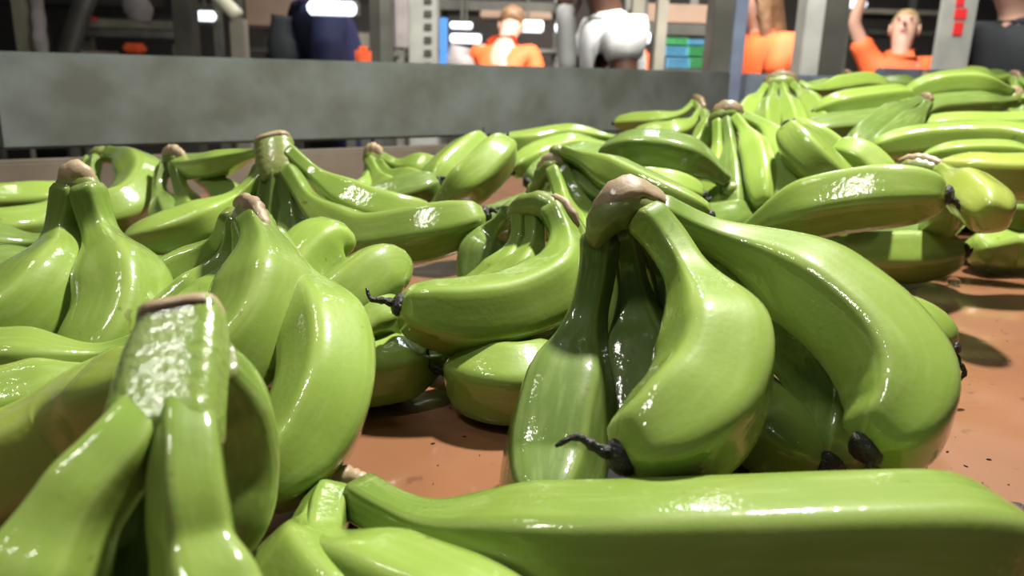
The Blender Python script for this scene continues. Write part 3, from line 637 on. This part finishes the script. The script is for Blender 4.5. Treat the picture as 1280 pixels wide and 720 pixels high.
#@@BACK
# ---------------- the packing shed behind ----------------
def bgbox(name, x0, y0, x1, y1, d, th, m, parent=None, tilt=0, bev=.004):
    c = P((x0+x1)/2, (y0+y1)/2, d); c.y += th/2
    return bevbox(name, c, (abs(x1-x0)*d/1000, th, abs(y1-y0)*d/1000), m, parent, 0, bev, tilt)
def thing(name, x, d, label, cat, group=None):
    p = P(x, 100, d); return empty(name, (p.x, p.y, 0), label, cat, group)
def post(x0, x1, d, m, label, th=.07, m2=None, x2=None, top=2.35, slots=False):
    t = thing('steel_post', (x0+x1)/2, d, label, 'post', 'posts of the packing shed')
    p = P((x0+x1)/2, 60, d); wd = (x1-x0)*d/1000
    bevbox('shaft', (p.x, p.y+th/2, top/2), (wd, th, top), m, t)
    if m2:
        q = P((x1+x2)/2, 60, d); wd2 = (x2-x1)*d/1000
        tag(bevbox('flange', (q.x+.001, q.y+.02, top/2), (wd2, .03, top), m2, t), 'paler flange of the post' if m2 is not Mx['postdark'] else 'dark flange of the post')
    if slots:
        for k in range(9):
            bevbox('slot', (p.x+.02, p.y-.001, 1.15+k*.045), (.028, .006, .022), Mx['postdark'], t, bev=.001)
    bevbox('base_plate', (p.x, p.y+th/2, .006), (wd+.08, th+.08, .012), m, t)
    return t
def shelf_stand(x0, x1, y, d, label):
    a = P((x0+x1)/2, y, d)
    t = empty('work_bench', (a.x, a.y, 0), label, 'bench', 'benches of the packing shed')
    w_ = (x1-x0)*d/1000
    bevbox('bench_top', (a.x, a.y+.1, a.z-.015), (w_, .34, .03), Mx['tan'], t)
    for sx in (-.45, .45):
        for sy in (-.03, .23): bevbox('leg', (a.x+sx*w_, a.y+sy, (a.z-.03)/2), (.03, .03, a.z-.03), Mx['post'], t)
shelf_stand(84, 106, 63, 3.0, 'narrow bench under the small white bottle')
shelf_stand(785, 818, 92, 4.1, 'narrow bench under the narrow orange tub')
shelf_stand(438, 458, 84, 2.75, 'narrow bench beside the navy clothed person')
shelf_stand(545, 592, 93, 3.65, 'bench under the blue strip and pale sack')
post(20, 34, 2.6, Mx['tan'], 'thin grey post with a yellowish edge, leftmost behind the upper board')
post(218, 240, 3.0, Mx['postdark'], 'dark post right of the tan conveyor beam', .09)
post(462, 474, 3.0, Mx['postdark'], 'dark post with greenish flange, just right of the navy clothed person', m2=Mx['post'], x2=490)
post(511, 545, 2.9, Mx['postlight'], 'pale perforated post left of the blue strip', slots=True)
post(788, 802, 3.2, Mx['tan'], 'tan post touching the back of the white T-shirt')
post(819, 832, 3.0, Mx['tan'], 'slim tan post left of the green crates')
post(888, 914, 2.3, Mx['post'], 'thick post with blue side at the board corner', .09, m2=Mx['postblue'], x2=931)
post(1003, 1026, 2.7, Mx['postlight'], 'pale and dark post between the two orange shirts', .1, m2=Mx['postdark'], x2=1056)
def bar(name, a, b, r, m, label, cat, n=8):
    t = empty(name, (a[0].x if isinstance(a, tuple) else a.x, a.y, 0), label, cat) if False else None
    pts = [a.lerp(b, k/5) for k in range(6)]
    o = sweep(name, pts, lambda i, s: (r, r*.7), n, boxy(4) if n > 6 else round_sec, m, None, right)
    return tag(o, label, cat)
bar('leaning_beam', P(110, -12, 2.9), P(70, 110, 2.9), .036, Mx['postdark'], 'dark leaning beam left of the tan conveyor beam', 'beam')
bar('bent_bar', P(262, -16, 2.7), P(297, 20, 2.7), .024, Mx['cream'], 'cream slanting bar above the grey stand', 'bar')
post(288, 306, 2.72, Mx['tan'], 'short grey green stand under the cream slanting bar', .05, top=1.33)
pt, _ = catmull([P(44, -12, 2.6), P(48, 20, 2.62), P(50, 45, 2.6), P(54, 75, 2.62), P(56, 130, 2.6)], 20)
tag(sweep('plastic_sleeve', pt, lambda i, s: (.024+.005*math.sin(i*1.7), .02), 14, lambda th: 1+.08*math.sin(4*th), Mx['greybag']), 'crinkled whitish plastic sleeve hanging right of the leftmost post', 'sleeve')
# conveyor beams and shelves
t = thing('conveyor', 160, 3.3, 'tan conveyor beam with legs between the leaning beam and dark post', 'conveyor')
bgbox('side_rail', 96, 25, 218, 36, 3.3, .05, Mx['tan'], t); bgbox('lower_rail', 96, 37, 218, 47, 3.3, .05, Mx['post'], t)
bgbox('belt', 96, 22, 218, 25, 3.3, .5, Mx['postdark'], t)
for x in (100, 214):
    p = P(x, 40, 3.3); bevbox('leg', (p.x, p.y+.06, p.z/2), (.04, .04, p.z), Mx['post'], t)
t = thing('conveyor', 430, 3.8, 'olive conveyor beam behind the navy clothed person', 'conveyor')
bgbox('side_rail', 372, 41, 462, 60, 3.8, .05, Mx['tan'], t); bgbox('belt', 372, 38, 462, 41, 3.8, .5, Mx['postdark'], t)
for x in (376, 458):
    p = P(x, 50, 3.8); bevbox('leg', (p.x, p.y+.06, p.z/2), (.04, .04, p.z), Mx['post'], t)
def rack(x0, x1, ys, d, label, dp=.6):
    t = thing('storage_rack', (x0+x1)/2, d, label, 'rack', 'storage racks of the shed')
    for x in (x0, x1):
        for k in (0, dp):
            p = P(x, 50, d); bevbox('upright', (p.x, p.y+k, 1.2), (.05, .05, 2.4), Mx['post'], t)
    for (a, b, mm) in ys:
        c = P((x0+x1)/2, (a+b)/2, d)
        bevbox('shelf', (c.x, c.y+dp/2, c.z), ((x1-x0)*d/1000, dp+.05, (b-a)*d/1000), mm, t)
    return t
rack(-20, 225, [(-6, 6, Mx['postdark']), (67, 72, Mx['post'])], 4.4, 'dim rack at the far left behind the conveyor beam')
rack(300, 500, [(-18, -6, Mx['tan']), (62, 68, Mx['post'])], 5.0, 'rack behind the cardboard box and navy clothed person')
rack(545, 700, [(2, 14, Mx['postdark']), (60, 64, Mx['post'])], 5.2, 'rack with dark upper shelf behind the bending orange shirt')
rack(800, 890, [(6, 28, Mx['card']), (30, 44, Mx['postdark'])], 4.6, 'brown shelved rack above the green crates')
rack(1055, 1180, [(12, 18, Mx['tan']), (38, 44, Mx['postdark'])], 6.0, 'far rack behind the person with a raised arm')
def lamp(x0, y0, x1, y1, d, label):
    t = thing('lamp_fitting', (x0+x1)/2, d, label, 'lamp', 'white lamp fittings in the shed')
    yc = (y0+y1)/2; c = P((x0+x1)/2, yc, d); wd = (x1-x0)*d/1000; h = (y1-y0)*d/1000
    bevbox('housing', (c.x, c.y+.06, c.z+h*.1), (wd*1.04, .06, h*1.1), Mx['post'], t)
    o = sweep('diffuser', [c+Vector((wd*k/2, .0, 0)) for k in (-1, -.9, 0, .9, 1)], lambda i, s: (h/2*(.6, 1, 1, 1, .6)[i], .03), 14, round_sec, Mx['tube'], t, None, t.location)
    bevbox('stem', (c.x, c.y+.06, (c.z+3.0)/2), (.015, .015, 3.0-c.z), Mx['postdark'], t)
lamp(386, 2, 444, 19, 3.0, 'largest glaring white lamp fitting above the navy clothed person')
lamp(376, 27, 412, 38, 4.7, 'dimmer white lamp fitting just below the largest one')
lamp(235, 14, 268, 26, 4.2, 'small white lamp fitting right of the dark post')
lamp(563, 28, 590, 36, 4.8, 'upper lamp fitting right of the blue strip')
lamp(563, 43, 601, 54, 5.1, 'lower lamp fitting right of the blue strip')
lamp(641, 26, 679, 40, 4.9, 'white lamp fitting between bending orange shirt and white T-shirt')
lamp(694, 30, 708, 40, 5.0, 'short lamp fitting at the white T-shirt wearer\'s raised glove')
lamp(803, 41, 812, 54, 4.4, 'tiny round lamp fitting between two tan posts')
lamp(1060, 0, 1082, 10, 5.6, 'bluish lamp fitting left of the raised arm')  # a bluish shelf, its brightness added as emission by the lamp builder
def simple(name, cat, label, x0, y0, x1, y1, d, th, m, bev=.01, tilt=0, group=None):
    o = bgbox(name, x0, y0, x1, y1, d, th, m, None, tilt, bev); return tag(o, label, cat, group)
simple('cardboard_box', 'box', 'brown cardboard box above the dark cloth, left of the largest lamp', 305, -20, 384, 33, 4.4, .3, Mx['card'])
simple('cardboard_box', 'box', 'grey brown carton on high shelf left of the pale perforated post', 492, -20, 509, 60, 3.6, .3, Mx['greybag'])
simple('cardboard_box', 'box', 'wide dull carton under the dark shelf above the bending orange shirt', 600, 14, 690, 24, 5.1, .3, Mx['card'])
simple('blue_strip', 'strip', 'upright blue plastic strip right of the perforated post', 549, 24, 559, 93, 3.65, .03, Mx['blue'], .003)
simple('printed_board', 'board', 'tall whitish board with red print left of the dark clothed person', 1172, -20, 1216, 110, 2.9, .02, Mx['postlight'], .003)
simple('orange_tub', 'tub', 'small orange tub low beside the navy clothed person', 443, 58, 460, 84, 2.75, .08, Mx['orange'], .015)
simple('orange_tub', 'tub', 'narrow orange tub between the two tan posts', 796, 63, 811, 92, 4.1, .08, Mx['orange'], .015)  # plain orange box in place of a person behind the posts
simple('orange_tub', 'tub', 'orange tub on the rack below the tan conveyor beam', 152, 54, 175, 67, 4.45, .1, Mx['orange'], .015)
simple('red_lid', 'lid', 'small red lid on the tan conveyor beam', 98, 21, 114, 25, 3.2, .06, Mx['red'], .004)
for k, (a, b, c, d_) in enumerate([(1190, -4, 1200, 8), (1190, 11, 1205, 24), (1191, 28, 1203, 44)]):
    o = bgbox('red_mark', a, b, c, d_, 2.895, .004, Mx['red'], None, 0, .001)
    pb = bpy.data.objects['printed_board']; o.location.y = pb.location.y - .0115; loc = o.location.copy(); o.parent = pb; o.location = loc - pb.location
# sacks and bottle
def sack(name, x, y, w_, h_, d, m, label, cat):
    c = P(x, y, d); W = w_*d/2000; H = h_*d/2000
    pts, _ = catmull([c+Vector((0, 0, -H)), c+Vector((.004, 0, -H*.5)), c+Vector((-.004, 0, H*.2)), c+Vector((.004, 0, H))], 14)
    return tag(sweep(name, pts, lambda i, s: (W*(.75+.3*math.sin(math.pi*min(1, s*1.3)))*(1+.05*math.sin(i*2)), W*.7*(.7+.3*math.sin(math.pi*s))), 18, lambda th: 1+.05*math.sin(5*th+x), m, None, right), label, cat)
sack('hanging_sack', 172, 6, 34, 40, 3.1, Mx['greybag'], 'grey sack hanging over the tan conveyor beam', 'sack')
sack('white_bottle', 94, 50, 12, 26, 3.0, Mx['white'], 'small white bottle with narrow top left of the conveyor beam', 'bottle')
sack('pale_sack', 574, 76, 34, 34, 3.7, Mx['greybag'], 'pale rounded sack at the left of the bending orange shirt', 'sack')
sack('dark_cloth', 352, 56, 34, 70, 3.3, Mx['blackc'], 'black cloth hanging below the brown cardboard box', 'cloth')
# crates
k = 0
for (x0, y0, x1, y1, mm, lab) in [(834, 72, 860, 86, 'teal', 'blue crate at the bottom left of the crate stack'), (862, 72, 886, 86, 'green', 'green crate at the bottom right of the crate stack'),
    (832, 58, 858, 71, 'teal', 'blue crate in the middle left of the crate stack'), (861, 58, 887, 71, 'green', 'green crate in the middle right of the crate stack'),
    (835, 47, 858, 57, 'green', 'green crate at the top left of the crate stack'), (861, 49, 884, 57, 'teal', 'blue crate at the top right of the crate stack')]:
    c = P((x0+x1)/2, y1, 4.0); t = empty('crate', (c.x, c.y, c.z), lab, 'crate', 'crates behind the board')
    wd = (x1-x0)*.004; h = (y1-y0)*.00385; q = Vector((c.x, c.y, c.z))
    bevbox('base', q+Vector((0, .15, .006)), (wd, .3, .012), Mx[mm], t)
    for z in (.2, .5, .82):
        bevbox('slat', q+Vector((0, 0, h*z)), (wd, .012, h*.2), Mx[mm], t); bevbox('slat', q+Vector((0, .3, h*z)), (wd, .012, h*.2), Mx[mm], t)
    for sx in (-1, 1): bevbox('end_panel', q+Vector((sx*wd/2, .15, h*.5)), (.012, .3, h*.95), Mx[mm], t)
p = P(860, 87, 4.0)
tag(bevbox('crate_stand', (p.x, p.y+.15, (p.z-.0)/2), (.26, .34, p.z-.004), Mx['post']), 'grey plinth carrying the crate stack', 'stand')

# ---------------- people ----------------
def skin_mesh(name, V, E, R, m, parent, sub=1):
    me = bpy.data.meshes.new(name); me.from_pydata([tuple(v) for v in V], E, [])
    o = bpy.data.objects.new(name, me); C.objects.link(o)
    md = o.modifiers.new('skin', 'SKIN'); md.branch_smoothing = .6
    for i, r in enumerate(R):
        sv = me.skin_vertices[0].data[i]; sv.radius = (r, r) if not isinstance(r, tuple) else r; sv.use_root = (i == 0)
    s2 = o.modifiers.new('sub', 'SUBSURF'); s2.levels = sub; s2.render_levels = sub
    dg = bpy.context.evaluated_depsgraph_get(); dg.update()
    nm = bpy.data.meshes.new_from_object(o.evaluated_get(dg)); bpy.data.objects.remove(o)
    nm.name = name; nm.shade_smooth(); nm.materials.clear()
    return link(name, nm, m, parent)
def person(x, d, yaw, lean, sc, label, shirt, trousers, hair, skin, arms, hairlen=0, headpitch=0, glove=None, sleeve=.6):
    p = P(x, 90, d); t = empty('person', (p.x, p.y, 0), label, 'person')
    cy, sy = math.cos(yaw), math.sin(yaw)
    def W(v, upper=True, hd=False):
        v = Vector(v)
        if hd:
            q = v - Vector((0, 0, 1.50)); v = Vector((0, 0, 1.455)) + Matrix.Rotation(headpitch, 3, 'X') @ q
        if upper and v.z > .93:
            q = v - Vector((0, 0, .93)); v = Vector((0, 0, .93)) + Matrix.Rotation(lean, 3, 'X') @ q
        v = Matrix.Rotation(yaw, 3, 'Z') @ v
        return v*sc
    V = [W((0, 0, .93)), W((0, .01, 1.10)), W((0, .015, 1.28)), W((0, .01, 1.42)), W((0, 0, 1.50), True, True), W((0, -.015, 1.575), True, True), W((0, -.012, 1.655), True, True), W((0, .0, 1.70), True, True)]
    R = [.13, .115, .13, .07, .052, .072, .088, .06]; E = [(i, i+1) for i in range(7)]
    def add(v, r, pr):
        V.append(v); R.append(r*sc); E.append((pr, len(V)-1)); return len(V)-1
    R = [r*sc for r in R]
    for sd in (-1, 1):      # legs
        a = add(W((sd*.09, 0, .86), False), .095, 0); a = add(W((sd*.10, -.01, .50), False), .062, a); a = add(W((sd*.10, .02, .10), False), .04, a); add(W((sd*.11, -.13, .035), False), .035, a)
    sl = []; gl = []
    for sd, (el, ha) in zip((-1, 1), arms):
        sh = W((sd*.175, .01, 1.38)); a = add(sh, .058, 2); e = W(el); h = W(ha)
        a = add(sh.lerp(e, .5), .047, a); a = add(e, .040, a); a = add(e.lerp(h, .9), .026, a); hidx = add(h, .032, a)
        dr = (h-e).normalized(); sidev = dr.cross(Vector((0, 1, .2))).normalized()
        pm = add(h + dr*.06*sc, .030, hidx)
        for fk in range(4):
            q = h + dr*.085*sc + sidev*(fk-1.5)*.022*sc
            f1 = add(q, .0095, pm); f2 = add(q + dr*(.035, .042, .038, .028)[fk]*sc + Vector((0, -.006, -.004)), .0085, f1); add(q + dr*(.055, .068, .062, .045)[fk]*sc + Vector((0, -.018, -.014)), .007, f2)
        q = h + dr*.02*sc - sidev*.035*sc
        f1 = add(q, .011, hidx); add(q + dr*.045*sc - sidev*.02*sc, .009, f1)
        sl.append((sh, sh.lerp(e, min(1, sleeve)), e.lerp(h, .85) if sleeve > 1 else None)); gl.append((e.lerp(h, .35), h, h + dr*.07*sc))
    skin_mesh('body', V, E, R, Mx[skin], t)
    SV = [W((0, .0, .90)), W((0, .01, 1.10)), W((0, .015, 1.28)), W((0, .008, 1.40)), W((0, .004, 1.445))]; SR = [.165, .15, .158, .10, .068]; SE = [(0, 1), (1, 2), (2, 3), (3, 4)]
    for a, b, c in sl:
        SV += [a, a.lerp(b, .6), b]; n = len(SV); SE += [(2, n-3), (n-3, n-2), (n-2, n-1)]; SR += [.080, .072, .070]
        if c: SV.append(c); SE.append((n-1, n)); SR.append(.048)
    skin_mesh('shirt', SV, SE, [r*sc for r in SR], Mx[shirt], t)
    TV = [W((0, 0, .95), False), W((0, 0, .88), False)]; TR = [.150, .145]; TE = [(0, 1)]
    for sd in (-1, 1):
        TV += [W((sd*.095, 0, .78), False), W((sd*.10, -.01, .50), False), W((sd*.10, .02, .12), False)]; n = len(TV); TE += [(1, n-3), (n-3, n-2), (n-2, n-1)]; TR += [.108, .078, .06]
    skin_mesh('trousers', TV, TE, [r*sc for r in TR], Mx[trousers], t)
    HV = [W((0, .030, 1.60), True, True), W((0, .022, 1.675), True, True), W((0, .008, 1.715), True, True)]; HR = [.086, .097, .078]; HE = [(0, 1), (1, 2), (2, 3)]; HV.append(W((0, -.045, 1.745), True, True)); HR.append(.05)
    if hairlen:
        HV += [W((.0, .065, 1.52), True, True), W((.01, .075, 1.52-hairlen*.5)), W((.015, .06, 1.52-hairlen))]; HE += [(0, 4), (4, 5), (5, 6)]; HR += [.07, .055, .03]
        HV += [W((.07, -.0, 1.60), True, True), W((.085, -.02, 1.50-hairlen*.4)), W((.08, -.03, 1.48-hairlen*.8))]; HE += [(0, 7), (7, 8), (8, 9)]; HR += [.034, .03, .018]
    skin_mesh('hair', HV, HE, [r*sc for r in HR], Mx[hair], t)
    for sd in (-1, 1):
        e = W((sd*.033, -.094, 1.635), True, True)
        sweep('eye', [e+Vector((0, 0, -.007)), e, e+Vector((0, 0, .007))], lambda i, s: ((.004, .010, .004)[i],)*2, 8, round_sec, Mx['darkhair'], t)
        e = W((sd*.078, .0, 1.625), True, True)
        sweep('ear', [e+Vector((0, 0, -.03)), e, e+Vector((0, 0, .03))], lambda i, s: ((.004, .009, .005)[i],)*2, 8, round_sec, Mx[skin], t)
    a, b_ = W((0, -.088, 1.635), True, True), W((0, -.118, 1.595), True, True)
    sweep('nose', [a, a.lerp(b_, .6), b_], lambda i, s: ((.006, .011, .013)[i],)*2, 8, round_sec, Mx[skin], t)
    a, b_ = W((-.024, -.088, 1.565), True, True), W((.024, -.088, 1.565), True, True)
    sweep('mouth', [a, a.lerp(b_, .5)+Vector((0, -.004, 0)), b_], lambda i, s: ((.003, .007, .003)[i],)*2, 8, round_sec, Mx['lips'] if skin == 'skin' else Mx['darkhair'], t)
    if glove is not None:
        a, b_, c = gl[glove]
        tag(skin_mesh('glove', [a, a.lerp(b_, .6), b_, c], [(0, 1), (1, 2), (2, 3)], [.04*sc, .036*sc, .038*sc, .036*sc], Mx['whitec'], t), 'white glove')
    return t
rest = ((-.24, -.05, 1.10), (-.25, -.25, 1.00)), ((.24, -.05, 1.10), (.25, -.25, 1.00))
person(1122, 4.4, math.radians(-28), math.radians(4), .93, 'fair haired person in orange shirt, chin lifted, one arm raised high', 'orange', 'navy', 'blond', 'skin',
       (((-.27, -.06, 1.60), (-.20, -.10, 1.86)), rest[1]), 0, math.radians(-38))
person(962, 3.5, math.radians(-75), math.radians(8), .97, 'person in orange shirt with long light brown hair, beside the thick post', 'orange', 'navy', 'brownhair', 'skin',
       (((-.24, -.10, 1.12), (-.20, -.32, 1.12)), ((.24, -.10, 1.12), (.20, -.32, 1.12))), .26, math.radians(14))
person(768, 2.65, math.radians(-82), math.radians(5), .965, 'brown skinned person in white T-shirt holding a gloved hand to the face', 'whitec', 'navy', 'darkhair', 'skin2',
       (((-.17, -.10, 1.12), (-.08, -.12, 1.42)), ((.24, .0, 1.10), (.22, -.26, 1.04))), 0, math.radians(8), 0, .42)
person(622, 4.6, math.radians(165), math.radians(20), .95, 'person in orange shirt bending forward, brown haired head lowered', 'orange', 'navy', 'brownhair', 'skin', rest, 0, math.radians(30))
person(442, 3.6, math.radians(-60), math.radians(22), 1.05, 'person in navy clothing bending to the left under the largest lamp', 'navy', 'navy', 'darkhair', 'skin', (((-.24, -.12, 1.12), (-.20, -.34, 1.02)), ((.24, -.12, 1.12), (.20, -.34, 1.02))), 0, math.radians(15), None, 1.1)
person(1268, 3.0, math.radians(-70), math.radians(6), 1.0, 'person in black clothing at the right edge, one pale hand held forward', 'blackc', 'blackc', 'darkhair', 'skin', (((-.22, -.06, 1.18), (-.14, -.12, 1.42)), ((.22, -.06, 1.12), (.18, -.20, 1.0))), 0, math.radians(10), None, 1.1)

# ---------------- small things on the table ----------------
def onz(x, y, h=0):      # point of the table surface seen at (x, y)
    v = P(x, y, 1) - CAMP; return CAMP + v*((CAMP.z - TZ - h)/(-v.z))
def fleck(x, y, r, label, name='blossom_scrap'):
    c = onz(x, y, r*.6); rnd = random.Random(int(x*y))
    bm = bmesh.new(); bmesh.ops.create_icosphere(bm, subdivisions=2, radius=r)
    for v in bm.verts:
        k = noise.noise(v.co*400 + Vector((x, y, 0)))*.5
        v.co = Vector((v.co.x*(1.3+k), v.co.y*(.8+k), v.co.z*(.55+k*.4)))
    me = bpy.data.meshes.new(name); bm.to_mesh(me); bm.free(); me.shade_smooth()
    o = link(name, me, M['black']); o.location = c; o.rotation_euler[2] = rnd.random()*3
    return tag(o, label, 'plant scrap', 'dark scraps on the table')
fleck(476, 609, .0034, 'black scrap on the table behind the small pale crown at the bottom')
fleck(1276, 640, .0065, 'large black scrap at the right edge of the table')
fleck(1173, 592, .0018, 'tiny dark scrap right of the central bunch')
fleck(1229, 608, .0020, 'tiny dark scrap near the end of the longest front banana')
fleck(1186, 597, .0012, 'smallest dark scrap right of the central bunch')
def flecks():
    bm = bmesh.new(); rnd = random.Random(5)
    for k in range(70):
        x = rnd.choice([rnd.uniform(1130, 1280), rnd.uniform(430, 640), rnd.uniform(320, 420)]); y = rnd.uniform(370, 640)
        c = onz(x, y, .0004); r = rnd.uniform(.0002, .0009)
        q = bmesh.ops.create_icosphere(bm, subdivisions=1, radius=r)
        bmesh.ops.transform(bm, matrix=Matrix.Translation(c) @ Matrix.Rotation(rnd.random()*3, 4, 'Z') @ Matrix.Diagonal((1.8, .8, .5, 1)), verts=q['verts'])
    me = bpy.data.meshes.new('grit'); bm.to_mesh(me); bm.free(); return link('grit', me, M['black'])
tag(flecks(), 'scattered dark plant grit on the wet terracotta table', 'grit', None, 'stuff')
wm = mat('clear_water', (1, 1, 1), .02); wm.node_tree.nodes['Principled BSDF'].inputs['Transmission Weight'].default_value = 1; wm.node_tree.nodes['Principled BSDF'].inputs['IOR'].default_value = 1.33
bm = bmesh.new(); bmesh.ops.create_uvsphere(bm, u_segments=24, v_segments=14, radius=.0055); bmesh.ops.scale(bm, vec=(1.1, 1.1, .75), verts=bm.verts)
me = bpy.data.meshes.new('water_drop'); bm.to_mesh(me); bm.free(); me.shade_smooth()
o = link('water_drop', me, wm); o.location = onz(1192, 352, .004); tag(o, 'clear water drop on the table under the banana with a black tip', 'water drop')
